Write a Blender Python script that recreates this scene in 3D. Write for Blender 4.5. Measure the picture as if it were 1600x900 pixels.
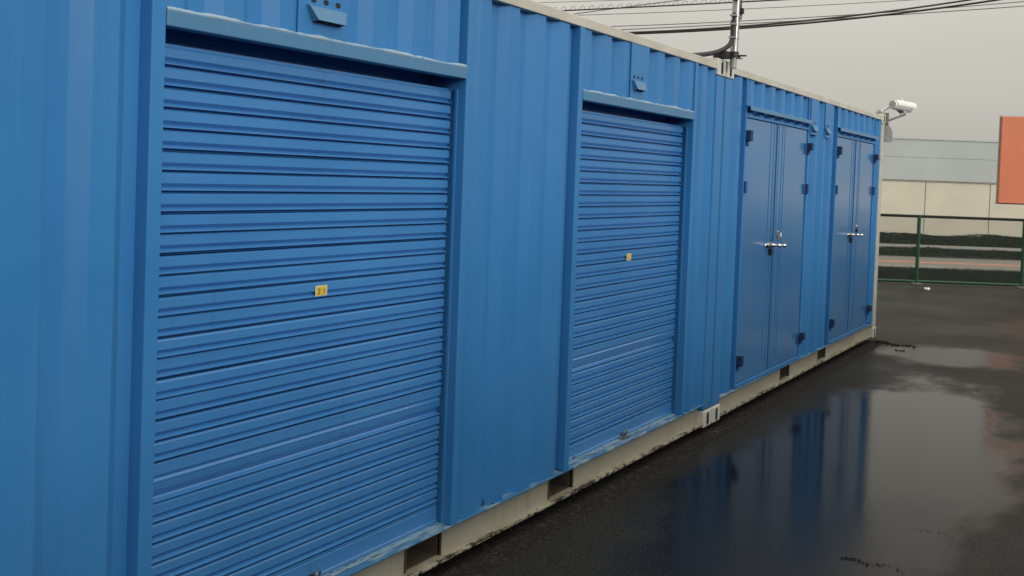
import bpy, bmesh, math, random
from mathutils import Vector, Matrix
random.seed(7)
S = bpy.context.scene
COL = S.collection
for o in list(bpy.data.objects): bpy.data.objects.remove(o)

# ------------------------------------------------------------------ camera
YAW, PITCH, ROLL = 0.48297405, -0.03312419, 0.03623333
CAM = Vector((-8.13332, -2.59575, 1.71905))
fw = Vector((math.cos(YAW)*math.cos(PITCH), math.sin(YAW)*math.cos(PITCH), math.sin(PITCH)))
rt = Vector((math.sin(YAW), -math.cos(YAW), 0)); up = rt.cross(fw)
r2 = rt*math.cos(ROLL) + up*math.sin(ROLL); u2 = up*math.cos(ROLL) - rt*math.sin(ROLL)
cam = bpy.data.cameras.new('camera'); cob = bpy.data.objects.new('camera', cam); COL.objects.link(cob)
M = Matrix.Identity(4)
for i in range(3):
    M[i][0], M[i][1], M[i][2], M[i][3] = r2[i], u2[i], -fw[i], CAM[i]
cob.matrix_world = M
cam.sensor_width = 36; cam.lens = 1848.6/1600*36; cam.shift_y = -(450-336.43)/1600
cam.clip_start = 0.05; cam.clip_end = 3000
S.camera = cob

# ------------------------------------------------------------------ sky, sun, exposure
SUN_DIR = Vector((-0.27, -0.90, 0.345)).normalized()       # towards the veiled sun
w = bpy.data.worlds.new('World'); S.world = w; w.use_nodes = True
nt = w.node_tree; nt.nodes.clear()
N = nt.nodes.new; L = nt.links.new
sky = N('ShaderNodeTexSky'); sky.sky_type = 'NISHITA'; sky.sun_disc = False
sky.sun_elevation = math.asin(SUN_DIR.z); sky.sun_rotation = math.atan2(SUN_DIR.x, SUN_DIR.y)
hs = N('ShaderNodeHueSaturation'); hs.inputs['Saturation'].default_value = 0.12
L(sky.outputs[0], hs.inputs['Color'])
b1 = N('ShaderNodeBackground'); b1.inputs[1].default_value = 0.02; L(hs.outputs[0], b1.inputs[0])
# overcast cloud deck: a little brighter towards the zenith, uneven cloud
tc = N('ShaderNodeTexCoord'); sep = N('ShaderNodeSeparateXYZ'); L(tc.outputs['Generated'], sep.inputs[0])
mr = N('ShaderNodeMapRange'); mr.inputs[1].default_value = 0.0; mr.inputs[2].default_value = 1.0
mr.inputs[3].default_value = 1.0; mr.inputs[4].default_value = 4.6; L(sep.outputs['Z'], mr.inputs[0])
mp = N('ShaderNodeMapping'); mp.inputs['Scale'].default_value = (1, 1, 3.5); L(tc.outputs['Generated'], mp.inputs[0])
cn = N('ShaderNodeTexNoise'); cn.inputs['Scale'].default_value = 2.2; cn.inputs['Detail'].default_value = 4; L(mp.outputs[0], cn.inputs[0])
cm = N('ShaderNodeMapRange'); cm.inputs[1].default_value = .3; cm.inputs[2].default_value = .7
cm.inputs[3].default_value = .96; cm.inputs[4].default_value = 1.04; L(cn.outputs[0], cm.inputs[0])
mu = N('ShaderNodeMath'); mu.operation = 'MULTIPLY'; L(mr.outputs[0], mu.inputs[0]); L(cm.outputs[0], mu.inputs[1])
b2 = N('ShaderNodeBackground'); b2.inputs[0].default_value = (0.345, 0.330, 0.290, 1); L(mu.outputs[0], b2.inputs[1])
ad = N('ShaderNodeAddShader'); L(b1.outputs[0], ad.inputs[0]); L(b2.outputs[0], ad.inputs[1])
out = N('ShaderNodeOutputWorld'); L(ad.outputs[0], out.inputs[0])
sl = bpy.data.lights.new('sun', 'SUN'); sl.energy = 1.45; sl.angle = math.radians(20); sl.color = (1, .97, .92)
so = bpy.data.objects.new('sun', sl); COL.objects.link(so)
so.rotation_euler = SUN_DIR.to_track_quat('Z', 'Y').to_euler()
S.view_settings.view_transform = 'Standard'; S.view_settings.look = 'None'
S.view_settings.exposure = 0; S.view_settings.gamma = 1; S.view_settings.use_curve_mapping = False
S.render.engine = 'CYCLES'

# ------------------------------------------------------------------ materials
class Mat:
    def __init__(s, name, base=(.5, .5, .5), rough=.5, metal=0, spec=.5):
        s.m = bpy.data.materials.new(name); s.m.use_nodes = True; s.t = s.m.node_tree
        s.b = s.t.nodes['Principled BSDF']
        s.b.inputs['Base Color'].default_value = (*base, 1); s.b.inputs['Roughness'].default_value = rough
        s.b.inputs['Metallic'].default_value = metal; s.b.inputs['Specular IOR Level'].default_value = spec
    def n(s, t, **k):
        x = s.t.nodes.new(t)
        for a, v in k.items():
            if isinstance(v, tuple) and a.startswith('i'): x.inputs[v[0]].default_value = v[1]
            else: setattr(x, a, v)
        return x
    def l(s, a, b): s.t.links.new(a, b)
    def pos(s, scale=(1, 1, 1)):
        g = s.n('ShaderNodeNewGeometry'); m = s.n('ShaderNodeMapping'); m.inputs['Scale'].default_value = scale
        s.l(g.outputs['Position'], m.inputs[0]); return m.outputs[0]
    def noise(s, vec, scale, detail=3, rough=.5):
        x = s.n('ShaderNodeTexNoise'); x.inputs['Scale'].default_value = scale; x.inputs['Detail'].default_value = detail
        x.inputs['Roughness'].default_value = rough; s.l(vec, x.inputs['Vector']); return x.outputs[0]
    def rng(s, v, a, b, c, d, smooth=False):
        x = s.n('ShaderNodeMapRange'); s.l(v, x.inputs[0])
        if smooth: x.interpolation_type = 'SMOOTHSTEP'
        for i, q in enumerate((a, b, c, d)): x.inputs[i+1].default_value = q
        return x.outputs[0]
    def mix(s, f, a, b):
        x = s.n('ShaderNodeMix'); x.data_type = 'RGBA'
        for sock, v in ((x.inputs[0], f), (x.inputs[6], a), (x.inputs[7], b)):
            if isinstance(v, (int, float)): sock.default_value = v
            elif isinstance(v, tuple): sock.default_value = (*v, 1)
            else: s.l(v, sock)
        return x.outputs[2]
    def math(s, op, a, b=0):
        x = s.n('ShaderNodeMath', operation=op)
        for sock, v in ((x.inputs[0], a), (x.inputs[1], b)):
            if isinstance(v, (int, float)): sock.default_value = v
            else: s.l(v, sock)
        return x.outputs[0]
    def bump(s, h, strength=.2, dist=.01):
        x = s.n('ShaderNodeBump'); x.inputs['Distance'].default_value = dist
        if isinstance(strength, (int, float)): x.inputs['Strength'].default_value = strength
        else: s.l(strength, x.inputs['Strength'])
        s.l(h, x.inputs['Height']); s.l(x.outputs[0], s.b.inputs['Normal'])
    def col(s, c): s.l(c, s.b.inputs['Base Color'])
    def rgh(s, c): s.l(c, s.b.inputs['Roughness'])

def plain(name, c, rough, scale=8, var=.2, bump=0):
    m = Mat(name, c, rough); n = m.noise(m.pos(), scale, 4)
    m.col(m.mix(m.rng(n, .3, .7, 0, 1), tuple(q*(1-var) for q in c), tuple(q*(1+var) for q in c)))
    if bump: m.bump(n, bump, .01)
    return m.m
def blue_paint(name, base, rough, streak=.5, dirt=.35, spec=.5):
    m = Mat(name, base, rough, 0, spec)
    st = m.noise(m.pos((9, 9, .35)), 1.6, 5, .6)                  # rain streaks
    bl = m.noise(m.pos(), 1.3, 4)                                  # blotchy fading
    fn = m.noise(m.pos(), 60, 3, .6)                               # fine speckle
    hi = tuple(min(1, c*1.12+.012) for c in base); lo = tuple(c*.90 for c in base)
    c = m.mix(m.rng(bl, .1, .9, 0, 1), lo, hi)
    c = m.mix(m.rng(st, .55, .78, 0, streak*.42), c, (base[0]+.06, base[1]*1.15+.03, base[2]*.98))
    d = m.noise(m.pos((14, 14, .5)), 1.1, 5, .65)
    c = m.mix(m.rng(d, .60, .82, 0, dirt*.62), c, (.05, .075, .09))
    sp = m.rng(fn, .70, .76, 0, .35*dirt)
    c = m.mix(sp, c, (.06, .055, .05))
    g = m.n('ShaderNodeSeparateXYZ'); m.l(m.pos(), g.inputs[0])
    ch = m.noise(m.pos((1, 1, 1)), 11, 4, .6)                      # chipped paint along the bottom edge
    ch = m.math('ADD', ch, m.rng(g.outputs[2], .16, .24, .16, -.2))
    c = m.mix(m.rng(ch, .70, .73, 0, .8), c, (.022, .020, .020))
    m.col(c)
    m.rgh(m.rng(bl, .0, 1, rough*.7, min(1, rough*1.3)))
    m.bump(m.noise(m.pos(), 4, 0), .03, .006)
    return m.m
BLUE = (.032, .184, .440)
M_blue = blue_paint('blue_paint', BLUE, .42, .9, .7, .24)
M_door = blue_paint('blue_door_paint', (.034, .165, .385), .19, .45, .35)
M_slat = blue_paint('blue_shutter_paint', (.046, .200, .475), .26, .35, .7)
M_head = blue_paint('weathered_blue_paint', (.058, .185, .34), .42, .8, .9)
def cream():
    m = Mat('cream_paint', (.46, .42, .33), .55)
    bl = m.noise(m.pos(), 2.2, 4); st = m.noise(m.pos((6, 6, .8)), 2, 4)
    c = m.mix(m.rng(bl, .3, .7, 0, 1), (.34, .31, .235), (.42, .385, .30))
    c = m.mix(m.rng(st, .58, .8, 0, .5), c, (.22, .18, .12))
    r = m.noise(m.pos((22, 22, 22)), 1.0, 4, .6)
    c = m.mix(m.rng(r, .73, .76, 0, .85), c, (.045, .03, .02))
    m.col(c); m.bump(r, .15, .004); return m.m
M_cream = cream()
def creamclean():
    m = Mat('clean_cream_paint', (.56, .53, .45), .5)
    bl = m.noise(m.pos((1, 1, 3)), 3, 4); m.col(m.mix(m.rng(bl, .35, .7, 0, 1), (.44, .42, .35), (.58, .55, .48))); return m.m
M_rail = creamclean()
M_cast = plain('white_casting_paint', (.60, .58, .51), .5, 25, .12)
def flange():
    m = Mat('rust_spotted_cream_paint', (.46, .42, .33), .5)
    r = m.noise(m.pos((14, 45, 45)), 1.0, 4, .65); b = m.noise(m.pos(), 1.1, 2)
    g = m.n('ShaderNodeSeparateXYZ'); m.l(m.pos(), g.inputs[0])
    f = m.math('MULTIPLY', m.rng(m.math('ADD', r, m.math('MULTIPLY', b, .35)), .69, .71, 0, 1), m.rng(g.outputs[1], .018, .026, 1, 0))
    bl = m.noise(m.pos(), 5, 4)
    m.col(m.mix(f, m.mix(m.rng(bl, .35, .7, 0, 1), (.30, .265, .195), (.44, .41, .33)), (.03, .022, .015))); return m.m
M_flange = flange()
def peel():
    m = Mat('peeling_pale_blue_paint', (.2, .33, .42), .5)
    r = m.noise(m.pos((7, 30, 30)), 2.0, 5, .7)
    m.col(m.mix(m.rng(r, .52, .60, 0, 1), (.20, .34, .44), (.07, .075, .08))); m.bump(r, .4, .004); return m.m
M_peel = peel()
def pale():
    m = Mat('chipped_sealant', (.4, .5, .58), .6)
    r = m.noise(m.pos((16, 30, 30)), 1.3, 5, .7)
    m.col(m.mix(m.rng(r, .58, .66, 0, 1), (.30, .42, .52), (.06, .16, .30))); m.bump(r, .5, .006); return m.m
M_seal = pale()
def ledge():
    m = Mat('worn_blue_ledge', (.1, .2, .35), .4)
    r = m.noise(m.pos((3, 12, 12)), 1.3, 5, .65)
    m.col(m.mix(m.rng(r, .50, .62, 0, 1), (.045, .17, .34), (.26, .36, .44))); return m.m
M_ledge = ledge()
def metal(name, c, rough, var=.15):
    m = Mat(name, c, rough, 1)
    n = m.noise(m.pos(), 18, 4); m.rgh(m.rng(n, .3, .7, rough*.7, rough*1.3))
    m.col(m.mix(m.rng(n, .3, .7, 0, 1), tuple(q*(1-var) for q in c), tuple(min(1, q*(1+var)) for q in c))); return m.m
M_galv = metal('galvanised_steel', (.36, .37, .37), .42)
M_chrome = metal('chrome', (.80, .80, .80), .12, .05)
M_dull = metal('dull_steel', (.30, .30, .29), .5, .3)
M_black = plain('black_rubber', (.018, .018, .018), .55)
M_cable = plain('black_cable_sheath', (.02, .02, .02), .6)
M_thin = plain('grey_wire', (.10, .10, .10), .6)
M_dark = plain('dark_parts_and_hole_shade', (.012, .014, .018), .8)  # near-black, also stands in for shade inside slots, vent holes and hoods
M_hinge = plain('navy_lug_and_gap_shade', (.012, .030, .095), .45)  # hinge lugs, and the shade painted into the door gap
M_hblue = plain('blue_hinge_paint', (.030, .09, .23), .4)
M_yellow = plain('yellow_sticker', (.62, .46, .05), .5, 60, .12)
M_yedge = plain('pale_yellow_sticker_border', (.62, .58, .33), .5, 60, .1)
M_print = plain('olive_print', (.16, .11, .02), .6)
M_white = plain('white_plastic', (.72, .72, .70), .4, 20, .06)
M_tag = plain('white_tag', (.80, .80, .80), .5)
M_red = plain('rust_red', (.25, .07, .03), .6)
M_camw = plain('camera_housing_white', (.74, .73, .69), .35, 20, .05)
M_camg = plain('camera_grey', (.30, .30, .29), .4)
M_gusset = plain('grey_bracket_paint', (.36, .37, .37), .5)
M_green = plain('green_fence_paint', (.008, .060, .028), .45)
M_greend = plain('dark_green_rail_paint', (.004, .008, .005), .8)
M_mesh = plain('fence_wire', (.02, .045, .028), .5)
M_wall = plain('beige_cladding', (.62, .58, .47), .6, 1.2, .05)
M_wallcap = plain('dull_cap_flashing', (.22, .20, .16), .6)
M_grey = plain('grey_cladding', (.44, .48, .47), .55, .8, .05)
M_orange = plain('orange_sign_face', (.66, .19, .095), .5, 3, .05)
M_post = plain('sign_post_paint', (.35, .35, .34), .5)
M_line_o = plain('orange_road_paint', (.72, .24, .10), .6, 5, .25)
M_line_w = plain('white_road_paint', (.55, .55, .52), .6, 5, .2)
M_pave = plain('pavement_concrete', (.17, .165, .15), .6, 4, .15)
M_roof = plain('roof_paint', (.3, .29, .26), .6)
M_inner = plain('pocket_shade_paint', (.085, .072, .050), .7, 5, .3)  # shade inside the fork pockets is put into this darker cream

def asphalt():
    m = Mat('wet_asphalt', (.03, .03, .03), .3); m.b.inputs['IOR'].default_value = 1.33; m.b.inputs['Specular IOR Level'].default_value = .16
    m.b.inputs['Specular Tint'].default_value = (1, .955, .85, 1)
    P = m.pos(); g = m.n('ShaderNodeSeparateXYZ'); m.l(P, g.inputs[0])
    X, Y = g.outputs[0], g.outputs[1]
    def ell(cx, cy, rx, ry):
        a = m.math('DIVIDE', m.math('SUBTRACT', X, cx), rx); b = m.math('DIVIDE', m.math('SUBTRACT', Y, cy), ry)
        return m.math('SQRT', m.math('ADD', m.math('MULTIPLY', a, a), m.math('MULTIPLY', b, b)))
    n1 = m.noise(m.pos((1, 1.6, 1)), .9, 6, .62)
    wob = m.math('MULTIPLY', m.math('SUBTRACT', n1, .5), 1.1)
    p1 = m.math('MULTIPLY', m.rng(m.math('ADD', ell(-.2, -1.12, 3.9, .98), wob), .72, 1.08, 1, 0, True), m.rng(X, -3.6, -1.2, .45, 1))
    p2 = m.rng(m.math('ADD', ell(5.35, -.95, 1.0, .85), wob), .6, 1.1, .72, 0, True)
    p3 = m.rng(m.math('ADD', ell(9.5, -2.2, 2.6, 1.4), wob), .5, 1.1, .35, 0, True)
    pud = m.math('MAXIMUM', m.math('MAXIMUM', p1, p2), p3)
    # sheltered rim beside the containers stays coarse and drier
    n2 = m.noise(m.pos((3, 3, 3)), 2, 4)
    edge = m.math('ADD', Y, m.math('MULTIPLY', m.math('SUBTRACT', n2, .5), .10))
    dry = m.math('MULTIPLY', m.rng(edge, -.140, -.122, 0, 1, True), m.rng(X, 5.9, 6.3, 1, 0, True))
    wet = m.math('MULTIPLY', pud, m.math('SUBTRACT', 1, dry))
    gr = m.noise(P, 75, 4, .75); gr2 = m.noise(P, 28, 4, .65); big = m.noise(P, .6, 3)
    c = m.mix(m.rng(gr, .35, .7, 0, 1), (.009, .009, .009), (.060, .060, .056))
    c = m.mix(m.rng(big, .3, .7, 0, .6), c, (.030, .029, .024))
    c = m.mix(m.math('MULTIPLY', dry, m.rng(gr2, .55, .7, 0, 1)), c, (.085, .082, .070))
    c = m.mix(m.math('MULTIPLY', wet, .95), c, (.003, .003, .003))
    m.col(c)
    ro = m.math('ADD', m.rng(wet, 0, 1, .42, .10), m.math('MULTIPLY', dry, .4))
    ro = m.math('ADD', ro, m.math('MULTIPLY', m.rng(big, .35, .65, -.06, .08), m.math('SUBTRACT', 1, wet)))
    m.rgh(ro); m.l(m.rng(wet, 0, 1, .022, .112), m.b.inputs['Specular IOR Level'])
    rip = m.noise(m.pos((1, 3.0, 1)), 5, 2)
    h = m.math('ADD', m.math('MULTIPLY', m.math('ADD', gr, gr2), m.math('SUBTRACT', 1, wet)), m.math('MULTIPLY', rip, .30))
    m.bump(h, m.math('ADD', .12, m.math('MULTIPLY', dry, .7)), .012)
    return m.m
M_asphalt = asphalt()
def roadmat():
    m = Mat('wet_road_asphalt', (.06, .055, .045), .4)
    n = m.noise(m.pos(), 2, 4); m.col(m.mix(m.rng(n, .3, .7, 0, 1), (.085, .070, .052), (.13, .108, .08))); m.bump(m.noise(m.pos(), 60, 3), .2, .01); return m.m
M_road = roadmat()
def leafmat(name, a, b):
    m = Mat(name, a, .75, 0, .12); n = m.noise(m.pos(), 9, 3); m.col(m.mix(m.rng(n, .35, .65, 0, 1), a, b)); return m.m
M_hedge = leafmat('dark_hedge_leaf', (.003, .006, .003), (.008, .014, .006))
M_grass = leafmat('dark_wet_grass', (.003, .009, .005), (.008, .018, .009))
M_litter = leafmat('wet_leaf_litter', (.006, .006, .005), (.015, .014, .010))
M_stone = leafmat('gravel_stone', (.03, .029, .025), (.095, .092, .08))

# ------------------------------------------------------------------ mesh helpers
class MB:
    def __init__(s): s.v = []; s.f = []
    def add(s, vs, fs):
        k = len(s.v); s.v += [tuple(x) for x in vs]; s.f += [tuple(i+k for i in f) for f in fs]; return s
    def box(s, x0, x1, y0, y1, z0, z1):
        return s.add([(x0, y0, z0), (x1, y0, z0), (x1, y1, z0), (x0, y1, z0), (x0, y0, z1), (x1, y0, z1), (x1, y1, z1), (x0, y1, z1)],
                     [(0, 3, 2, 1), (4, 5, 6, 7), (0, 1, 5, 4), (1, 2, 6, 5), (2, 3, 7, 6), (3, 0, 4, 7)])
    def prism_x(s, prof, x0, x1):          # prof (y,z)
        n = len(prof)
        return s.add([(x0, y, z) for y, z in prof]+[(x1, y, z) for y, z in prof],
                     [(i, (i+1) % n, n+(i+1) % n, n+i) for i in range(n)]+[tuple(range(n))[::-1], tuple(range(n, 2*n))])
    def prism_z(s, prof, z0, z1):          # prof (x,y)
        n = len(prof)
        return s.add([(x, y, z0) for x, y in prof]+[(x, y, z1) for x, y in prof],
                     [(i, (i+1) % n, n+(i+1) % n, n+i) for i in range(n)]+[tuple(range(n))[::-1], tuple(range(n, 2*n))])
    def prism_y(s, prof, y0, y1):          # prof (x,z)
        n = len(prof)
        return s.add([(x, y0, z) for x, z in prof]+[(x, y1, z) for x, z in prof],
                     [(i, (i+1) % n, n+(i+1) % n, n+i) for i in range(n)]+[tuple(range(n))[::-1], tuple(range(n, 2*n))])
    def tube(s, path, r, n=10, caps=True):
        path = [Vector(p) for p in path]; rs = r if isinstance(r, (list, tuple)) else [r]*len(path)
        k = len(s.v); prev = None
        for i, p in enumerate(path):
            t = (path[min(i+1, len(path)-1)]-path[max(i-1, 0)]).normalized()
            if prev is None:
                a = Vector((0, 0, 1)) if abs(t.z) < .9 else Vector((1, 0, 0)); a = (a-t*a.dot(t)).normalized()
            else: a = (prev-t*prev.dot(t)).normalized()
            prev = a; b = t.cross(a)
            for j in range(n):
                q = 2*math.pi*j/n; s.v.append(tuple(p+(a*math.cos(q)+b*math.sin(q))*rs[i]))
        for i in range(len(path)-1):
            for j in range(n):
                s.f.append((k+i*n+j, k+i*n+(j+1) % n, k+(i+1)*n+(j+1) % n, k+(i+1)*n+j))
        if caps:
            s.f.append(tuple(k+j for j in range(n))[::-1]); s.f.append(tuple(k+(len(path)-1)*n+j for j in range(n)))
        return s
    def ball(s, c, r, n=12, m=8):
        c = Vector(c); rx, ry, rz = r if isinstance(r, tuple) else (r, r, r)
        pts = []; k = len(s.v)
        for i in range(m+1):
            a = math.pi*i/m
            for j in range(n):
                b = 2*math.pi*j/n; s.v.append((c.x+rx*math.sin(a)*math.cos(b), c.y+ry*math.sin(a)*math.sin(b), c.z+rz*math.cos(a)))
        for i in range(m):
            for j in range(n):
                s.f.append((k+i*n+j, k+(i+1)*n+j, k+(i+1)*n+(j+1) % n, k+i*n+(j+1) % n))
        return s
    def mesh(s, name):
        me = bpy.data.meshes.new(name); me.from_pydata(s.v, [], s.f); me.update()
        bm = bmesh.new(); bm.from_mesh(me); bmesh.ops.recalc_face_normals(bm, faces=bm.faces); bm.to_mesh(me); bm.free()
        return me
    def build(s, name, mat, parent=None, bevel=0, smooth=False, stuff=False):
        me = s.mesh(name); me.materials.append(mat); return link(name, me, parent, bevel, smooth, stuff)
def link(name, me, parent=None, bevel=0, smooth=False, stuff=False):
    o = bpy.data.objects.new(name, me); COL.objects.link(o)
    if parent is not None: o.parent = parent
    if bevel:
        b = o.modifiers.new('bevel', 'BEVEL'); b.width = bevel; b.segments = 2; b.limit_method = 'ANGLE'; b.angle_limit = math.radians(40)
    if smooth:
        for p in me.polygons: p.use_smooth = True
    if stuff: o['kind'] = 'stuff'
    return o
def empty(name, loc, label, cat, group=None):
    o = bpy.data.objects.new(name, None); COL.objects.link(o); o.location = (0, 0, 0)
    o['label'] = label; o['category'] = cat
    if group: o['group'] = group
    return o
def tag(o, label, cat, group=None):
    o['label'] = label; o['category'] = cat
    if group: o['group'] = group
    return o
def struct(o): o['kind'] = 'structure'; return o
GZ = -.05
fh = Vector((math.cos(YAW), math.sin(YAW), 0))
def bg(d, l, z): p = CAM+fh*d+rt*l; return Vector((p.x, p.y, z))   # street beyond the fence runs square to this axis

# ------------------------------------------------------------------ ground and street
struct(MB().add([(-900, -900, GZ), (900, -900, GZ), (900, 900, GZ), (-900, 900, GZ)], [(0, 1, 2, 3)]).build('ground', M_asphalt))
def strip(name, d0, d1, l0, l1, z, mat, thick=0):
    m = MB(); a = [bg(d0, l0, z), bg(d0, l1, z), bg(d1, l1, z), bg(d1, l0, z)]
    if thick:
        b = [v-Vector((0, 0, thick)) for v in a]
        m.add(b+a, [(4, 5, 6, 7), (0, 1, 5, 4), (1, 2, 6, 5), (2, 3, 7, 6), (3, 0, 4, 7)])
    else: m.add(a, [(0, 1, 2, 3)])
    return m.build(name, mat)
struct(strip('verge_soil', 22.75, 26.3, -12, 60, GZ+.004, M_litter))
struct(strip('kerb', 26.3, 26.5, -12, 60, GZ+.06, M_pave, .06))
road = struct(strip('road', 26.5, 31.6, -12, 60, GZ+.004, M_road))
strip('edge_line', 27.45, 27.62, -12, 10.1, GZ+.008, M_line_w).parent = road
strip('centre_line', 29.05, 29.38, -12, 60, GZ+.008, M_line_o).parent = road
struct(strip('pavement', 34.9, 36.7, -12, 60, GZ+.10, M_pave, .10))
struct(strip('verge_soil', 31.6, 34.9, -12, 60, GZ+.008, M_litter))
def leafy(name, d0, d1, l0, l1, h, n, size, mat, label, cat):
    rnd = random.Random(name+str(d0)); m = MB()
    for _ in range(n):
        l = rnd.uniform(l0, l1); d = rnd.uniform(d0, d1); z = GZ+h*rnd.random()**.6*(0.75+.25*math.sin(l*1.7)*math.sin(l*.6+1))
        p = bg(d, l, z); a = Vector((rnd.gauss(0, 1), rnd.gauss(0, 1), rnd.gauss(0, .8))).normalized()*size*rnd.uniform(.6, 1.3)
        b = Vector((rnd.gauss(0, 1), rnd.gauss(0, 1), rnd.gauss(0, 1))).cross(a).normalized()*size*.45
        m.add([p-a, p+b, p+a, p-b], [(0, 1, 2, 3)])
    o = m.build(name, mat); o['kind'] = 'stuff'; o['label'] = label; o['category'] = cat
    return o
def grass(name, d0, d1, l0, l1, h, n, mat, label):
    rnd = random.Random(name); m = MB()
    for _ in range(n):
        p = bg(rnd.uniform(d0, d1), rnd.uniform(l0, l1), GZ); a = rnd.uniform(0, 6.28); hh = h*rnd.uniform(.5, 1.2)
        w = Vector((math.cos(a), math.sin(a), 0))*.012; t = Vector((rnd.gauss(0, .05), rnd.gauss(0, .05), hh))
        m.add([p-w, p+w, p+t*.6+w*.6, p+t, p+t*.6-w*.6], [(0, 1, 2, 3, 4)])
    o = m.build(name, mat); o['kind'] = 'stuff'; o['label'] = label; o['category'] = 'grass'; return o
grass('verge_grass', 22.85, 26.2, 3, 20, .11, 26000, M_grass, 'dark wet grass of the verge just behind the green fence')
leafy('ground_cover', 31.7, 34.8, 5, 22, .14, 16000, .045, M_hedge, 'low dark ground cover between road and pavement', 'ground cover')
leafy('ground_cover', 36.8, 44.0, 8, 24, .26, 26000, .055, M_hedge, 'low dark planting at the foot of the beige wall', 'ground cover')

# ------------------------------------------------------------------ containers
RIDGE, SLANT = .095, .055
def corr_points(x0, x1, edge0, pitch, yo=.012, yi=.048):
    """outer face polyline of a trapezoid-corrugated sheet; edge0 = far edge of some ridge"""
    pts = []; k = math.floor((x0-edge0)/pitch)-1; raw = []
    while True:
        e = edge0+k*pitch
        raw += [(e-RIDGE-SLANT, yi), (e-RIDGE, yo), (e, yo), (e+SLANT, yi)]; k += 1
        if e > x1+pitch: break
    def yat(x):
        for (a, ya), (b, yb) in zip(raw, raw[1:]):
            if a <= x <= b: return ya+(yb-ya)*(x-a)/max(1e-9, b-a)
        return yi
    pts = [(x0, yat(x0))]+[q for q in raw if x0+.004 < q[0] < x1-.004]+[(x1, yat(x1))]
    return pts
def corr_panel(parent, x0, x1, z0, z1, edge0, pitch, mat=None, back=False):
    p = corr_points(x0, x1, edge0, pitch)
    n = len(p); m = MB()
    f = [(x, y) for x, y in p]; b = [(x, y+.003) for x, y in p]
    if back: f = [(x, 2.438-y) for x, y in p]; b = [(x, 2.435-y) for x, y in p]
    vs = []
    for q in (f, b):
        for z in (z0, z1): vs += [(x, y, z) for x, y in q]
    fs = []
    for i in range(n-1):
        fs.append((i, i+1, n+i+1, n+i)); fs.append((2*n+i, 3*n+i, 3*n+i+1, 2*n+i+1))
        fs.append((i, 2*n+i, 2*n+i+1, i+1)); fs.append((n+i, n+i+1, 3*n+i+1, 3*n+i))
    fs += [(0, n, 3*n, 2*n), (n-1, 3*n-1, 4*n-1, 2*n-1)]
    m.add(vs, fs)
    o = m.build('corrugated_panel', mat or M_blue, parent, bevel=.011); o.modifiers['bevel'].segments = 3; o.modifiers['bevel'].angle_limit = math.radians(20); return o
def casting(parent, x0, y0, z0, sx, sy):
    """corner casting with dark oval plugs for slots; sx/sy = outward direction signs"""
    a, b = (x0, x0+.178) ; c, d = (y0, y0+.162)
    o = MB().box(a, b, c, d, z0, z0+.118).build('corner_casting', M_cast, parent, bevel=.008)
    yo = c-.001 if sy < 0 else d+.001
    cx = (a+b)/2; prof = []
    for i in range(16):
        t = 2*math.pi*i/16; r = .024
        prof.append((cx+r*math.cos(t), z0+.056+r*math.sin(t)+(.022 if math.sin(t) > 0 else -.022)))
    MB().prism_y(prof, yo-.0006, yo+.02).build('slot_shade', M_dark, o)  # black plug painted as the shade inside the slot
    return o
def base_rail(parent, x0, x1, pockets):
    top = .168
    segs = []; x = x0
    for a, b in pockets: segs.append((x, a)); x = b
    segs.append((x, x1))
    m = MB()
    for a, b in segs: m.box(a, b, .048, .056, .032, top-.010)
    web = m.build('base_rail', M_cream, parent)
    MB().box(x0, x1, .002, .058, top-.010, top).build('top_flange', M_ledge, web, bevel=.002)
    MB().box(x0, x1, .002, .062, .018, .032).build('bottom_flange', M_flange, web, bevel=.002)
    for a, b in pockets:
        m = MB()
        m.box(a-.006, a, .040, 2.38, .032, top-.011); m.box(b, b+.006, .040, 2.38, .032, top-.011)
        m.box(a, b, .064, 2.38, .022, .034)
        m.box(a, b, .7, .71, .034, top-.011)
        m.build('fork_pocket', M_inner, parent)
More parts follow.
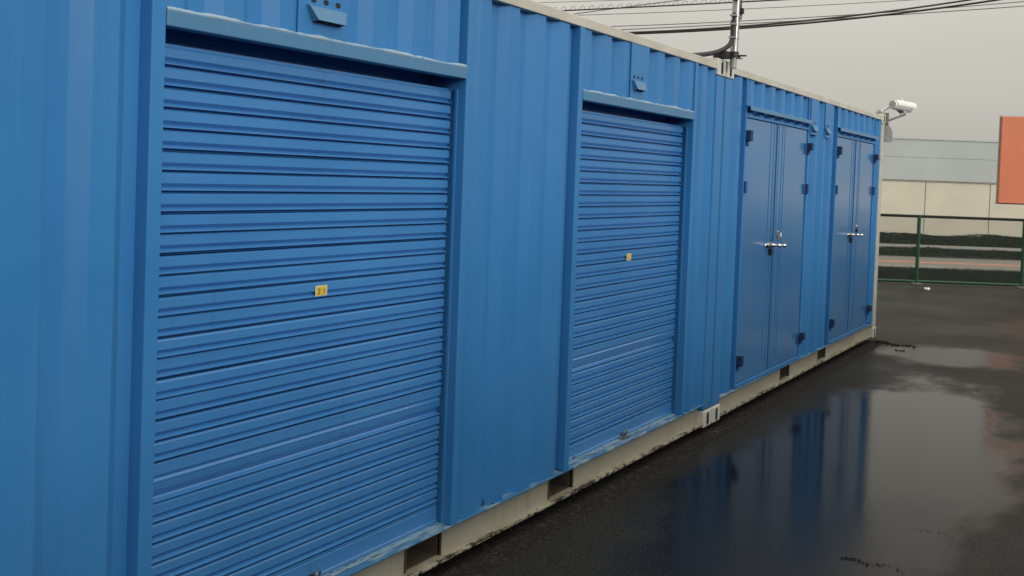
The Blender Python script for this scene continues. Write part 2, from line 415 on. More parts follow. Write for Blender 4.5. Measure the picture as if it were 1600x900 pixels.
def container(name, x0, x1, label, pockets, post_far_mat=None):
    e = empty(name, (0, 0, 0), label, 'container', 'blue storage containers standing in a row')
    W = 2.438
    for i, (x, s) in enumerate(((x0, -1), (x1-.178, 1))):
        for y, sy in ((-.003, -1), (W-.159, 1)):
            casting(e, x, y, 0, s, sy); casting(e, x, y, 2.473, s, sy)
            yy = (.003, .10) if sy < 0 else (W-.10, W-.003)
            if sy < 0:   # corner post: folded section with a rounded front
                MB().box(x+.004, x+.174, yy[0], yy[1], .118, 2.473).build('corner_post', post_far_mat if (post_far_mat and s > 0) else M_blue, e, bevel=.012)
            else:
                MB().box(x+.004, x+.174, yy[0], yy[1], .118, 2.473).build('corner_post', M_blue, e, bevel=.012)
    r = MB().box(x0+.178, x1-.178, .001, .062, 2.5135, 2.565).build('roof_rail', M_rail, e, bevel=.004)
    MB().box(x0+.178, x1-.178, W-.062, W-.001, 2.5135, 2.565).build('roof_rail', M_rail, e, bevel=.004)
    # roof sheet with shallow cross ribs
    p = []; x = x0+.12
    while x < x1-.2: p += [(x, 2.545), (x+.03, 2.562), (x+.12, 2.562), (x+.15, 2.545)]; x += .21
    p.append((x1-.12, 2.545))
    n = len(p); m = MB()
    m.add([(a, .06, z) for a, z in p]+[(a, W-.06, z) for a, z in p], [(i, i+1, n+i+1, n+i) for i in range(n-1)])
    m.build('roof_sheet', M_roof, e)
    base_rail(e, x0+.178, x1-.178, pockets)
    MB().box(x0+.178, x1-.178, W-.05, W-.002, .02, .168).build('base_rail', M_cream, e)
    MB().box(x0+.08, x1-.08, .13, W-.1, .135, .155).build('floor', M_dark, e)
    corr_panel(e, x0+.178, x1-.178, .169, 2.5135, x0, .28, back=True)
    for x, s in ((x0, 1), (x1, -1)):       # end walls, ribbed
        q = []; y = .10; k = 0
        while y < W-.12: q += [(x+s*.03, y), (x+s*.065, y+.05), (x+s*.065, y+.12), (x+s*.03, y+.17)]; y += .26
        q.append((x+s*.03, W-.10)); n = len(q)
        MB().add([(a, b, .12) for a, b in q]+[(a, b, 2.55) for a, b in q], [(i, i+1, n+i+1, n+i) for i in range(n-1)]).build('end_wall', M_blue, e)
        MB().box(*sorted((x+s*.003, x+s*.06)), .162, W-.165, 2.48, 2.57).build('end_rail', M_rail, e)
        MB().box(*sorted((x+s*.003, x+s*.06)), .162, W-.165, .02, .15).build('end_rail', M_cream, e)
    return e
def vent(parent, cx, z, w=.23, plate=(.14, .14), zlow=2.19, yb=-.0, pm=None):
    """flat plate up to the roof rail, three dark discs for holes and a flared hood below them"""
    o = MB().box(cx-plate[0], cx+plate[1], yb+.002, yb+.010, zlow, 2.512).build('vent_plate', pm or M_head, parent, bevel=.002)
    h = w/2; b = .07*w/.23+.01; d = .030
    m = MB()
    vs = [(cx-h, yb+.002, z), (cx+h, yb+.002, z), (cx+h*.95, yb-.012, z-.004), (cx-h*.95, yb-.012, z-.004),
          (cx-b, yb-d, z-.052), (cx+b, yb-d, z-.052), (cx+b, yb+.002, z-.058), (cx-b, yb+.002, z-.058)]
    m.add(vs, [(0, 1, 2, 3), (3, 2, 5, 4), (0, 3, 4, 7), (1, 6, 5, 2)])
    m.build('hood', M_head, o)
    MB().add([(cx-b*.98, yb-d+.004, z-.0515), (cx+b*.98, yb-d+.004, z-.0515), (cx+b*.98, yb+.001, z-.057), (cx-b*.98, yb+.001, z-.057)], [(0, 1, 2, 3)]).build('hood_opening_shade', M_dark, o)  # dark sheet stands in for the shade under the hood
    for k in (-1, 0, 1):
        prof = []
        for i in range(12):
            t = 2*math.pi*i/12; prof.append((cx+k*w*.315+.011*math.cos(t)+(.004 if math.cos(t) > 0 else -.004), z+.020+.010*math.sin(t)))
        MB().prism_y(prof, yb+.0012, yb+.006).build('vent_hole_shade', M_dark, o)  # flat dark disc paints the shade of an open hole
    return o

XJ = .010
c1 = container('storage_container', -6.068, -XJ, 'nearer blue storage container with two blue roller shutters', [(-3.95, -3.67), (-2.57, -2.28)])
c2 = container('storage_container', XJ, 6.068, 'farther blue storage container with two pairs of hinged doors', [(2.02, 2.30), (3.40, 3.69)], M_rail)
ZT, ZB = 2.5128, .1685
P1, E1 = .2785, -3.43
P2, E2 = .304, .75
# --- container 1 front
corr_panel(c1, -5.89, -5.52, ZB, ZT, -5.635, .31)
corr_panel(c1, -3.60, -2.49, ZB, ZT, E1, P1)
corr_panel(c1, -.585, -.188, ZB, ZT, E1, P1)
def smooth_rand(x, s): return math.sin(x*s)*.5+math.sin(x*s*2.3+1)*.3+math.sin(x*s*5.1+2)*.2
SL_P = .065
def slat_profile(flat_tilt=0, deep=0):
    # (y, z) from the top edge downwards, y grows into the container
    return [(.009, 0), (.0055, -.0004), (0, -.0062), (flat_tilt, -.0330), (.0135+deep, -.0445), (.0135+deep, -.0452), (-.0045, -.0525), (-.0048, -.0550), (-.002, -.0562), (.020, -.0570), (.020, -.0648), (.024, -.0648), (.024, 0)]
def shutter_bay(parent, a, b, seed, sticker, sx):
    rnd = random.Random(seed); JW = .060
    for x in ((a-JW+.003, a), (b, b+JW-.005)):
        MB().box(x[0], x[1], 0, .12, ZB, 2.5125 if False else ZT-.0005).build('door_post', M_blue, parent, bevel=.004)
    # header with its lumpy sealant line
    h = MB().box(a+.0015, b-.0015, -.003, .060, 2.134, 2.184).build('header', M_head, parent, bevel=.003)
    path = []; n = 70
    m = MB()
    for i in range(n+1):
        x = a+.004+(b-a-.008)*i/n
        path.append((x, .004, 2.187+.002*smooth_rand(x+seed, 9)))
    rs = [.0065+.005*smooth_rand(p[0]+seed*2, 11)+rnd.uniform(-.0015, .0015) for p in path]
    MB().tube(path, [max(.003, r) for r in rs], 8).build('sealant_bead', M_seal, h, smooth=True)
    corr_panel(parent, a+.001, b-.001, 2.1845, ZT, E1-P1*math.ceil((E1-a)/P1)+.0, P1)
    # shutter box void behind the header
    sh = MB().box(a+.001, b-.001, .088, .100, 2.074, 2.092).box(a+.001, b-.001, .190, .200, 2.060, 2.24).box(a+.001, b-.001, .0605, .190, 2.20, 2.21).box(a-.02, a, .121, .19, 2.06, 2.21).box(b, b+.02, .121, .19, 2.06, 2.21).build('roller_shutter', M_slat, parent)
    for x0, x1 in ((a+.0005, a+.010), (b-.010, b-.0005)):
        MB().box(x0, x1, .038, .052, .176, 2.09).build('guide_rail', M_blue, sh, bevel=.002)
        MB().box(x0, x1, .100, .112, .176, 2.09).build('guide_rail', M_dark, sh)
    # slats share one mesh; the kinked one near the bottom has its own
    w0, w1 = a+.012, b-.012
    base = MB().prism_x(slat_profile(), w0, w1).mesh('slat'); base.materials.append(M_slat)
    bent = MB().prism_x([(.004, 0), (.001, -.0012), (.0015, -.004), (.004, -.020), (.014, -.035), (.020, -.044), (.016, -.050), (-.0025, -.0555), (.020, -.0570), (.020, -.0648), (.024, -.0648), (.024, 0)], w0, w1).mesh('slat'); bent.materials.append(M_slat)
    soft = MB().prism_x([(.004, 0), (.0008, -.0012), (0, -.003), (0, -.037), (.0085, -.049), (.002, -.0565), (.002, -.0610), (.004, -.0612), (.004, -.0645), (.016, -.0645), (.016, 0)], w0, w1).mesh('slat'); soft.materials.append(M_slat)
    top = MB().prism_x(slat_profile(), w0, w1)
    for k in range(28):
        z = 2.016-SL_P*(k-1)
        me = base if k not in (20, 21) else (soft if k == 20 else bent)
        o = link('slat', me, sh); o.location = (0, .070+rnd.uniform(-.0004, .0004), z+rnd.uniform(-.0003, .0003)); o.rotation_euler = (rnd.uniform(-.007, .007), rnd.uniform(-.0003, .0003), rnd.uniform(-.0004, .0004))
    zb = 2.016-SL_P*27
    MB().prism_x([(.070, zb), (.070, zb-.006), (.076, zb-.010), (.070, zb-.014), (.069, .190), (.066, .186), (.066, .174), (.084, .174), (.084, zb)], w0, w1).build('bottom_bar', M_slat, sh, bevel=.0015)
    # threshold with flaking paint and a gutter
    MB().box(a+.0006, b-.0006, .036, .092, .1690, .1735).build('threshold', M_peel, parent, bevel=.002)
    # number sticker
    zc = sticker
    MB().box(sx-.036, sx+.036, .0672, .0682, zc-.021, zc+.021).build('number_sticker', M_yedge, sh)
    MB().box(sx-.029, sx+.029, .0664, .0671, zc-.016, zc+.016).build('sticker_face', M_yellow, sh)
    if seed == 1:
        m = MB(); y0, y1 = .0658, .0662
        for x0, z0, x1, z1 in ((-.022, .007, -.010, .009), (-.011, .007, -.009, .000), (-.021, -.007, -.011, .001), (-.024, -.010, -.008, -.008), (.017, -.009, .020, .009)):
            d = Vector((x1-x0, 0, z1-z0)); L_ = max(d.length, .001); n_ = Vector((-d.z, 0, d.x))/L_*.0017
            if x1-x0 < .004 and abs(z1-z0) > .015: n_ = Vector((.002, 0, 0))
            q = [(sx+x0+n_.x, zc+z0+n_.z), (sx+x1+n_.x, zc+z1+n_.z), (sx+x1-n_.x, zc+z1-n_.z), (sx+x0-n_.x, zc+z0-n_.z)]
            m.prism_y(q, y0, y1)
        m.build('sticker_print', M_print, sh)
    # latch on the bottom bar: hasp plate, staple ring and bolt
    lx = sx-.01
    m = MB().box(lx-.05, lx+.05, .034, .066, .1745, .178).box(lx-.015, lx+.012, .060, .066, .178, .203)
    m.tube([(lx+.0, .052, .180), (lx-.004, .044, .205), (lx+.008, .036, .220), (lx+.022, .040, .206), (lx+.024, .050, .182)], .0045, 8)
    m.tube([(lx-.035, .030, .186), (lx+.065, .028, .184)], .005, 8)
    m.build('latch', M_dull, sh)
    return sh
shutter_bay(c1, -5.463, -3.655, 1, 1.2655, -4.563)
shutter_bay(c1, -2.427, -.645, 2, 1.259, -1.526)
vent(c1, -4.675, 2.296, .23, (.155, .145), pm=M_blue)
vent(c1, -1.655, 2.300, .19, (.110, .170), pm=M_blue)

# --- container 2 front
corr_panel(c2, .188, .535, ZB, ZT, .750-P2, P2)
corr_panel(c2, 2.495, 3.62, ZB, ZT, E2, P2)
corr_panel(c2, 5.56, 5.89, ZB, ZT, E2, P2)
vent(c2, 2.64, 2.278, .19, (.10, .17), 2.19, pm=M_blue)
vent(c2, 3.17, 2.278, .17, (.08, .17), 2.19, pm=M_blue)
def door_bay(parent, a, b, mid, seed):
    for x in ((a-.028, a), (b, b+.028)):
        MB().box(x[0], x[1], .001, .09, ZB, ZT-.0005).build('door_post', M_blue, parent, bevel=.004)
    corr_panel(parent, a+.0005, b-.0005, 2.245, ZT, E2+P2*math.floor((a-E2)/P2), P2)
    # drip canopy over the doors
    MB().prism_x([(.010, 2.316), (-.034, 2.308), (-.036, 2.276), (-.032, 2.276), (-.031, 2.303), (.010, 2.310)], a-.03, b+.01).build('drip_canopy', M_head, parent, bevel=.0015)
    MB().box(a+.0005, b-.0005, .0005, .08, 2.226, 2.244).build('lintel', M_blue, parent)
    MB().box(a+.0005, b-.0005, .0005, .08, ZB+.0005, .200).build('door_sill', M_blue, parent, bevel=.003)
    MB().box(mid-.05, mid+.06, .056, .060, .201, 2.225).build('door_gap_shade', M_hinge, parent)  # navy backing paints the shade in the gap between the leaves
    for k, (x0, x1, hx) in enumerate(((a+.004, mid-.014, a), (mid+(.034 if seed == 3 else .012), b-.004, b))):
        d = MB().box(x0, x1, .012, .055, .205, 2.222).build('door', M_door, parent, bevel=.004)
        s = 1 if k == 0 else -1
        me = mid-.012 if k == 0 else mid+.006
        for off in ((.20, .105) if k == 0 else (.21, .135)):     # pressed stiffener lines
            xx = me-s*off
            MB().box(xx-.010, xx+.010, .0085, .013, .30, 2.215).build('stiffener', M_door, d, bevel=.003)
        if k == 0:
            MB().box(x1-.03, x1+.004, .004, .011, .21, 2.22).build('overlap_strip', M_door, d, bevel=.002)
        for z, lug in ((2.065, 1), (1.71, 0), (.365, 1)):
            hb = MB()
            hb.box(*sorted((hx, hx+s*.085)), .004, .0115, z-.055, z+.035)
            hb.tube([(hx, -.010, z-.055), (hx, -.010, z+.035)], .013, 10)
            ho = hb.build('hinge', M_hblue, d, bevel=.002)
            if lug:
                MB().prism_z([(hx-.022, .004), (hx-.022, -.040), (hx+.020, -.046), (hx+.024, .004)], z-.02, z+.062 if k == 0 else z+.045).build('hinge_lug', M_hinge, parent, bevel=.003)
    # handle: long rose plate, stem and round grips standing off the seam
    hz = 1.235
    leaf = [o for o in parent.children if o.name.startswith('door') and not o.name.startswith('door_')][-2]
    m = MB()
    m.prism_y([(mid-.29, hz-.004), (mid-.20, hz-.020), (mid-.08, hz-.024), (mid-.08, hz+.022), (mid-.20, hz+.018), (mid-.29, hz+.008)], -.002, .0115)
    m.tube([(mid-.135, .010, hz), (mid-.135, -.02, hz), (mid-.120, -.06, hz), (mid-.095, -.10, hz)], [.012, .011, .010, .009], 12)
    m.ball((mid-.135, -.018, hz), (.026, .022, .018)); m.ball((mid-.117, -.062, hz), (.024, .022, .0165)); m.ball((mid-.085, -.098, hz), (.030, .020, .0165))
    m.build('handle', M_chrome, leaf, smooth=True)
    m = MB().prism_y([(mid-.16, hz-.03), (mid-.09, hz-.03), (mid-.10, hz-.085), (mid-.15, hz-.075)], -.012, .0115)
    m.build('lock_case', M_black, leaf, bevel=.003)
    return mid, hz
def padlock(x, z, y, dark, label):
    e = empty('padlock', (0, 0, 0), label, 'padlock', 'padlocks on the hinged doors')
    mat = M_dull if not dark else M_black
    MB().box(x-.018, x+.018, y-.011, y+.011, z-.045, z-.002).build('body', mat, e, bevel=.004)
    pts = [(x-.012, y, z-.004)]+[(x-.012*math.cos(t), y, z+.020+.012*math.sin(t)) for t in [math.pi*i/8 for i in range(9)]]+[(x+.012, y, z-.004)]
    MB().tube(pts, .0032, 8).build('shackle', M_chrome, e, smooth=True)
    MB().tube([(x, y+.01, z+.028), (x, y+.03, z+.034), (x, .013, z+.036)], .0035, 8).build('staple', M_dull, e)
    if not dark:
        q = [(x+.004, z+.006), (x+.032, z+.020), (x+.044, z-.006), (x+.016, z-.022)]
        MB().prism_y(q, y-.016, y-.014).build('paper_tag', M_tag, e)
        MB().box(x+.001, x+.008, y-.013, y-.0115, z-.032, z-.016).build('red_mark', M_red, e)
mid, hz = door_bay(c2, .563, 2.467, 1.500, 3)
padlock(mid-.12, hz+.085, -.055, False, 'steel padlock with a small white tag on the nearer pair of blue doors')
mid, hz = door_bay(c2, 3.648, 5.532, 4.590, 4)
padlock(mid-.13, hz+.072, -.055, True, 'small black padlock on the farthest pair of blue doors')

# ------------------------------------------------------------------ unseen row added across the lot to shade the lower walls
for i in range(4):
    o = container('storage_container', 0, 6.058, 'unseen plain blue container added across the lot to shade the lower walls, %s' % ('farthest left', 'second', 'third', 'farthest right')[i], [(1.85, 2.13), (3.93, 4.21)])
    corr_panel(o, .178, 5.88, ZB, ZT, .30, .28)
    o.location = (-5.6+6.078*i, -5.1, 0); o.rotation_euler = (0, 0, math.pi)

# ------------------------------------------------------------------ cable mast at the joint of the containers
e = empty('cable_mast', (0, 0, 0), 'galvanised steel pipe mast clamped to the roof corners where the containers meet', 'mast')
bx, by = -.012, -.052; tilt = .050
def mp_(z, dx=0, dy=0): return (bx+dx+(z-2.535)*tilt, by+dy, z)
MB().tube([mp_(2.60), mp_(4.30)], .0275, 20).build('pipe', M_galv, e, smooth=False)
MB().tube([mp_(2.535), mp_(2.62)], .0245, 20).build('sleeve', M_camg, e)
m = MB()
for z, r in ((2.605, .036),):
    m.tube([mp_(z), mp_(z+.045)], r, 20)
    m.box(bx-.12, bx+.02, by+.01, by+.11, z-.005, z+.040)
    m.tube([mp_(z+.02, .0, -.02), mp_(z+.02, .03, -.085)], .006, 8)
m.build('clamp_bracket', M_black, e, bevel=.002)
m = MB().tube([mp_(2.628, .03, -.02), mp_(2.628, .075, -.045)], .008, 8).tube([mp_(2.615, .026, -.03), mp_(2.615, .05, -.045)], .013, 6).build('bolt', M_chrome, e)
for z in (2.74, 2.835, 2.895, 3.01): 
    m = MB().tube([mp_(z), mp_(z+.012)], .031, 20); m.box(bx-.075+(z-2.535)*tilt, bx-.02+(z-2.535)*tilt, by-.02, by+.02, z, z+.012)
    m.build('pipe_clamp', M_galv, e)
# flexible black conduit sweeping down onto the roof
cd = [mp_(2.87, -.045), mp_(2.81, -.046), mp_(2.75, -.050), (bx-.075, by+.01, 2.69), (bx-.14, by+.06, 2.640), (bx-.26, by+.14, 2.605), (bx-.40, by+.25, 2.588), (bx-.62, by+.40, 2.583), (bx-.9, by+.6, 2.583)]
def crs(P, n=8):
    P = [Vector(p) for p in P]; o = []
    for i in range(len(P)-1):
        a, b, c, d = P[max(i-1, 0)], P[i], P[i+1], P[min(i+2, len(P)-1)]
        for k in range(n):
            t = k/n; o.append(.5*((2*b)+(c-a)*t+(2*a-5*b+4*c-d)*t*t+(3*b-a-3*c+d)*t**3))
    o.append(P[-1]); return o
cp = crs(cd, 9)
MB().tube(cp, .0165, 12).build('conduit', M_cable, e, smooth=True)
MB().tube(cp[:19], .019, 12).build('conduit_sleeve', M_black, e)
MB().tube(crs([mp_(2.92, -.036), mp_(2.90, -.046), mp_(2.87, -.045)]), .011, 8).build('cable_tail', M_cable, e)
for k, (dx, dy) in enumerate(((.045, -.015), (.058, .012), (.040, .03))):
    pts = [mp_(2.885+.04*k, dx*.8, dy), mp_(2.95, dx+.008, dy), mp_(3.05, dx+.018*(k % 2), dy), mp_(3.25, dx, dy), mp_(3.7, dx, dy), mp_(4.3, dx*.5, dy)]
    MB().tube(crs(pts), .009 if k < 2 else .006, 8).build('riser_cable', M_cable if k == 0 else M_camg, e, smooth=True)
MB().tube(crs([mp_(2.98, .05, -.01), mp_(2.93, .072, -.02), mp_(2.885, .062, -.02), mp_(2.875, .035, -.02)]), .004, 6).build('loop_wire', M_camg, e, smooth=True)
MB().box(bx+.048, bx+.085, by-.04, by, 2.925, 2.965).build('junction_piece', M_black, e, bevel=.004)

# ------------------------------------------------------------------ security camera on the far roof corner
e = empty('security_camera', (0, 0, 0), 'silver tubular security camera on an arm at the far roof corner', 'camera')
bp = MB().box(6.070, 6.085, -.035, .10, 2.478, 2.612).build('mounting_plate', M_dull, e, bevel=.003)
MB().prism_x([(.012, 2.500), (-.020, 2.503), (-.084, 2.395), (-.082, 2.270), (.012, 2.270)], 6.087, 6.093).build('gusset_plate', M_gusset, e, bevel=.002)
MB().box(6.0845, 6.087, -.004, .004, 2.325, 2.333).build('gusset_bolt', M_white, e)
MB().tube([(6.088, -.004, 2.515), (6.095, -.12, 2.560), (6.10, -.205, 2.592)], [.016, .013, .013], 10).build('lower_arm', M_camg, e)
MB().tube([(6.10, -.205, 2.592), (6.12, -.20, 2.625), (6.17, -.18, 2.648)], .017, 10).build('pivot', M_camg, e)
MB().tube([(6.075, .055, 2.622), (6.09, -.03, 2.680), (6.12, -.07, 2.690)], .014, 8).build('upper_strut', M_white, e)
ax = Vector((.86, -.50, -.06)).normalized(); c0 = Vector((6.045, -.075, 2.705)); c1_ = c0+ax*.30
MB().tube([c0, c0+ax*.012, c1_-ax*.01, c1_], [.052, .056, .056, .053], 24).build('housing', M_camw, e)
MB().tube([c0-ax*.004, c0+ax*.001], .046, 24).build('end_cap', M_camg, e)
MB().tube([c0-ax*.007+Vector((0, 0, .018)), c0-ax*.003+Vector((0, 0, .018))], .006, 8).build('end_screw', M_white, e)
MB().tube([c0-ax*.007-Vector((0, 0, .020)), c0-ax*.003-Vector((0, 0, .020))], .006, 8).build('end_screw', M_white, e)
sd = ax.cross(Vector((0, 0, 1))).normalized(); uu = sd.cross(ax)
m = MB(); n = 12; k = []
for q, R_ in ((c0+ax*.02, .064), (c1_+ax*.05, .064)):
    for R2 in (R_, R_-.004):
        m.v += [tuple(q+(sd*math.cos(t)+uu*math.sin(t))*R2) for t in [math.pi*(-.05+1.1*i/n) for i in range(n+1)]]
W_ = n+1
for i in range(n):
    m.f += [(i, i+1, 2*W_+i+1, 2*W_+i), (W_+i, 3*W_+i, 3*W_+i+1, W_+i+1), (i, W_+i, W_+i+1, i+1), (2*W_+i, 2*W_+i+1, 3*W_+i+1, 3*W_+i)]
m.build('sun_shield', M_camw, e)
q = c0+ax*.16
MB().tube([q+Vector((0, 0, .056)), q+Vector((0, 0, .075))], .022, 10).tube([q+Vector((0, 0, .07)), q+ax*-.02+Vector((0, 0, .098))], .006, 8).build('top_knob', M_camw, e)
b0 = c0+ax*.10-Vector((0, 0, .050))
MB().add([b0+sd*.03, b0-sd*.03, b0-sd*.03+ax*.19, b0+sd*.03+ax*.19, b0+sd*.03-Vector((0, 0, .03))+ax*.06, b0-sd*.03-Vector((0, 0, .03))+ax*.06, b0-sd*.03+ax*.19-Vector((0, 0, .012)), b0+sd*.03+ax*.19-Vector((0, 0, .012))],
         [(0, 1, 2, 3), (4, 7, 6, 5), (0, 4, 5, 1), (1, 5, 6, 2), (2, 6, 7, 3), (3, 7, 4, 0)]).build('bottom_bracket', M_camg, e)
MB().tube(crs([b0+ax*.05-Vector((0, 0, .03)), b0+ax*.03-Vector((0, 0, .075)), Vector((6.10, -.13, 2.565)), Vector((6.092, -.05, 2.535))]), .0045, 8).build('lead', M_cable, e)
MB().prism_y([(5.86, 2.596), (6.04, 2.600), (6.07, 2.615), (6.02, 2.634), (5.97, 2.640), (5.93, 2.616)], .05, .09).build('roof_clip', M_dull, e, bevel=.003)

# ------------------------------------------------------------------ fence
e = empty('chain_link_fence', (0, 0, 0), 'low green chain link fence with a dark top rail at the end of the lot', 'fence')
FD = 22.4; l0 = 7.71; LA, LB = l0-10, l0+18
def along(d, la, lb, z): return [bg(d, la, z), bg(d, lb, z)]
MB().tube(along(FD, LA, LB, 1.238), .027, 10).build('top_rail', M_greend, e)
MB().tube(along(FD, LA, LB, GZ+.055), .024, 8).build('bottom_rail', M_green, e)
k = -5
pm = MB().tube([(0, 0, 0), (0, 0, 1.305)], .034, 12).tube([(0, 0, 1.305), (0, 0, 1.318)], [.034, .022], 12).mesh('post'); pm.materials.append(M_green)
while l0+2*k <= LB:
    o = link('post', pm, e); o.location = bg(FD, l0+2*k, GZ)
    f = MB().box(-.09, .09, -.09, .09, 0, .025).mesh('post_foot') if k == -5 else f
    if k == -5: f.materials.append(M_pave)
    q = link('post_foot', f, e); q.location = bg(FD, l0+2*k, GZ); q.rotation_euler = (0, 0, YAW); k += 1
m = MB(); H0, H1 = GZ+.05, 1.235; H = H1-H0; s = .0707*.8
l = LA-H
while l < LB:
    for sg in (1, -1):
        a0, a1 = l, l+H; z0, z1 = (H0, H1) if sg > 0 else (H1, H0)
        if a0 < LA: z0 += (z1-z0)*(LA-a0)/H; a0 = LA
        if a1 > LB: z1 -= (z1-z0)*(a1-LB)/(a1-a0); a1 = LB
        m.tube(along(FD+.004*sg, a0, a1, 0)[:1] and [bg(FD+.004*sg, a0, z0), bg(FD+.004*sg, a1, z1)], .0034, 3, False)
    l += s
m.build('wire_mesh', M_mesh, e, stuff=True)

# ------------------------------------------------------------------ wall and building behind the street
e = empty('panel_wall', (0, 0, 0), 'beige panelled wall across the street behind the fence', 'wall')
WD = 44.3; PW = 2.42; lj = 15.43
pm = None; k = -5
def slab(d0, d1, la, lb, z0, z1):
    m = MB(); a = [bg(d0, la, z0), bg(d0, lb, z0), bg(d1, lb, z0), bg(d1, la, z0)]; b = [v+Vector((0, 0, z1-z0)) for v in a]
    return m.add(a+b, [(0, 3, 2, 1), (4, 5, 6, 7), (0, 1, 5, 4), (1, 2, 6, 5), (2, 3, 7, 6), (3, 0, 4, 7)])
for k in range(-5, 8):
    slab(WD, WD+.05, lj+k*PW+.014, lj+(k+1)*PW-.014, .02, 2.06).build('panel', M_wall, e, bevel=.006)
slab(WD+.03, WD+.10, lj-5*PW, lj+8*PW, GZ, 2.06).build('backing', M_wallcap, e)
slab(WD-.03, WD+.12, lj-5*PW, lj+8*PW, 2.065, 2.115).build('cap', M_wallcap, e)
e = empty('warehouse', (0, 0, 0), 'pale grey flat topped warehouse rising behind the beige wall', 'building')
for i, (z0, z1) in enumerate(((GZ, 1.2), (1.2, 2.2), (2.2, 3.235), (3.235, 4.05))):
    for k in range(-1, 3):
        slab(54+.004*(i % 2), 54.06, 11+k*13+.008, 11+(k+1)*13-.008, z0+.008, z1-.004).build('cladding_panel', M_grey, e)
slab(54.05, 70, -2, 50, GZ, 4.02).build('hall', M_grey, e)
slab(53.97, 54.2, -2, 50, 4.05, 4.10).build('roof_edge', M_grey, e)

# ------------------------------------------------------------------ orange sign
e = empty('orange_sign', (0, 0, 0), 'orange red sign board at the right edge behind the fence', 'sign')
slab(24.2, 24.26, 9.93, 11.25, 1.53, 3.30).build('board', M_orange, e, bevel=.008)
slab(24.265, 24.30, 9.91, 11.27, 1.51, 3.32).build('frame', M_post, e)
for l in (10.85,): MB().tube([bg(24.34, l, GZ), bg(24.34, l, 3.2)], .04, 10).build('post', M_post, e)

# ------------------------------------------------------------------ overhead cables along the street
def cable(d, c, la, lb, r, mat, label, name='overhead_cable'):
    pts = []; n = 48
    for i in range(n+1):
        l = la+(lb-la)*i/n; pts.append(bg(d, l, c[0]*l*l+c[1]*l+c[2]))
    o = MB().tube(pts, r, 6).build(name, mat, smooth=True); tag(o, label, 'cable', 'overhead cables along the street'); return o
A_ = (.00067, .08058, 5.84395)
cable(30, A_, -14, 26, .018, M_cable, 'black messenger cable carrying the spiral wire, top of the photo')
cable(31, (-.00281, .18381, 5.74081), -14, 9, .012, M_thin, 'thin grey wire crossing the spiral wrapped cable at a slant')
cable(33, (.00164, .06125, 6.13879), -14, 28, .009, M_thin, 'faint thin wire between spiral cable and lower cable group')
cable(29, (.00274, .05671, 5.30955), -14, 24, .010, M_thin, 'upper of two thin wires just above the thick black cables')
cable(29.5, (.00145, .07269, 5.25284), -14, 24, .011, M_thin, 'lower of two thin wires just above the thick black cables')
cable(27, (.0079, .03194, 4.94161), -12, 20, .021, M_cable, 'upper of the two thick black cables')
cable(27.3, (.00722, .03088, 4.95634), -12, 20, .024, M_cable, 'lowest overhead cable, thick and black')
cable(34, (0, .06673, 6.65973), -14, 20, .008, M_thin, 'topmost faint wire above the spiral wrapped cable')
pts = []; l = -6
while l < 12:
    t = (l+6)/.235*2*math.pi; zc = A_[0]*l*l+A_[1]*l+A_[2]+.045
    pts.append(bg(30+.05*math.cos(t), l+.02*math.sin(t), zc+.055*math.sin(t))); l += .0235
tag(MB().tube(pts, .0055, 4).build('spiral_wire', M_thin), 'thin wire coiled in loops along the upper black cable', 'wire', 'overhead cables along the street')

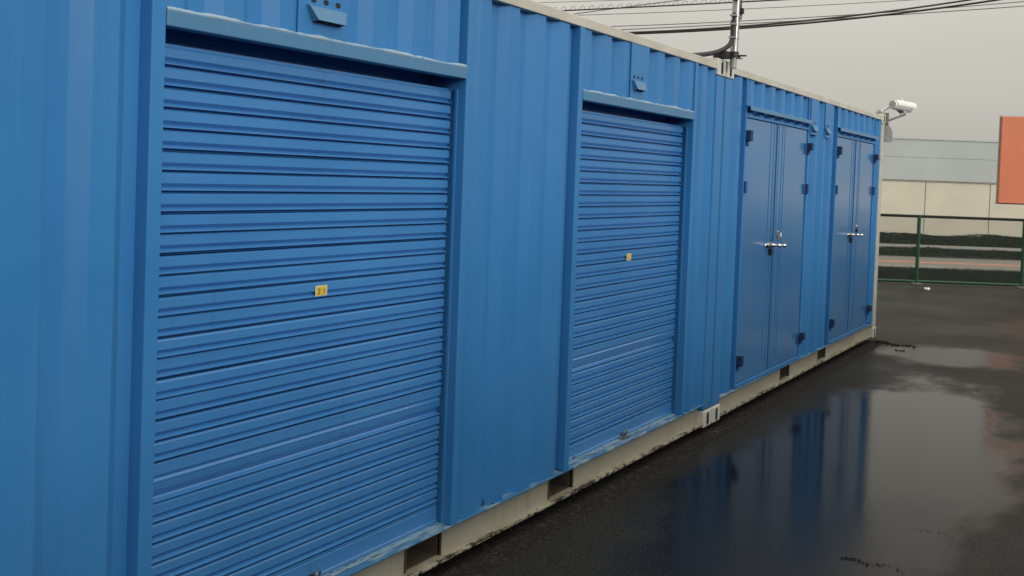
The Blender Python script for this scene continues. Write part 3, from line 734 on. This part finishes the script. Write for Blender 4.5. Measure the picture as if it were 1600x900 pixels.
# ------------------------------------------------------------------ small stuff on the ground
rnd = random.Random(3); m = MB()
def stone(m, x, y, r):
    vs = [(x+r*a*rnd.uniform(.7, 1.2), y+r*b*rnd.uniform(.7, 1.2), GZ+r*.6+r*.6*c*rnd.uniform(.7, 1.1)) for a, b, c in ((1, 0, 0), (-1, 0, 0), (0, 1, 0), (0, -1, 0), (0, 0, 1), (0, 0, -1))]
    m.add(vs, [(0, 2, 4), (2, 1, 4), (1, 3, 4), (3, 0, 4), (2, 0, 5), (1, 2, 5), (3, 1, 5), (0, 3, 5)])
for i in range(900):
    x = rnd.uniform(-6.5, 6); stone(m, x, rnd.uniform(-.14, .10)-abs(rnd.gauss(0, .015)), rnd.uniform(.002, .006))
for i in range(120):
    stone(m, rnd.gauss(-.05, .18), rnd.gauss(-.06, .03), rnd.uniform(.003, .011))
o = m.build('gravel', M_stone); o['kind'] = 'stuff'; o['label'] = 'loose gravel along the foot of the containers'; o['category'] = 'gravel'
m = MB()
def bit(x, y, r):
    a = rnd.uniform(0, 6.28); e_ = rnd.uniform(.35, 1); z = GZ+.003; h = rnd.uniform(.3, .7)*r
    c_, s_ = math.cos(a), math.sin(a)
    P = [(r, 0), (.3*r, r*e_*.5), (-r, .1*r), (-.2*r, -r*e_*.5)]
    vs = [(x+px*c_-py*s_, y+px*s_+py*c_, z) for px, py in P]; m.add(vs+[(x, y, z+h)], [(0, 1, 4), (1, 2, 4), (2, 3, 4), (3, 0, 4)])
for i in range(420):
    t = rnd.random()**1.25; x = 5.95+rnd.gauss(0, .045)+.10*t*math.sin(t*9); y = -.02-.48*t
    if abs(math.sin(t*13+1)) < .25: continue
    bit(x-.20*t+rnd.gauss(0, .03), y, rnd.uniform(.006, .020)*(1-.3*t))
for i in range(26): bit(5.38+rnd.gauss(0, .025), -.33-rnd.random()*.12, rnd.uniform(.006, .018))
for i in range(90):
    t = rnd.random(); bit(-2.42+rnd.gauss(0, .012)+.02*math.sin(t*11), -1.44-.30*t, rnd.uniform(.003, .010)*(1.2-.6*t))
for i in range(45):
    t = rnd.random(); bit(-1.70+rnd.gauss(0, .012), -1.66-.20*t, rnd.uniform(.002, .005))
o = m.build('leaf_litter', M_litter); o['kind'] = 'stuff'; o['label'] = 'dark wet leaf litter trailing from the far container corner'; o['category'] = 'leaf litter'
p = Vector((14.15, .62, GZ))
m = MB().add([p+Vector(v) for v in ((-.04, -.05, .0), (.04, -.055, .01), (.05, .05, .0), (-.03, .045, .012), (-.03, -.03, .03), (.035, -.04, .04), (.03, .03, .03), (-.02, .03, .045))],
     [(0, 3, 2, 1), (4, 5, 6, 7), (0, 1, 5, 4), (1, 2, 6, 5), (2, 3, 7, 6), (3, 0, 4, 7)])
tag(m.build('crumpled_paper', M_tag), 'small scrap of crumpled white paper lying before the fence', 'litter')
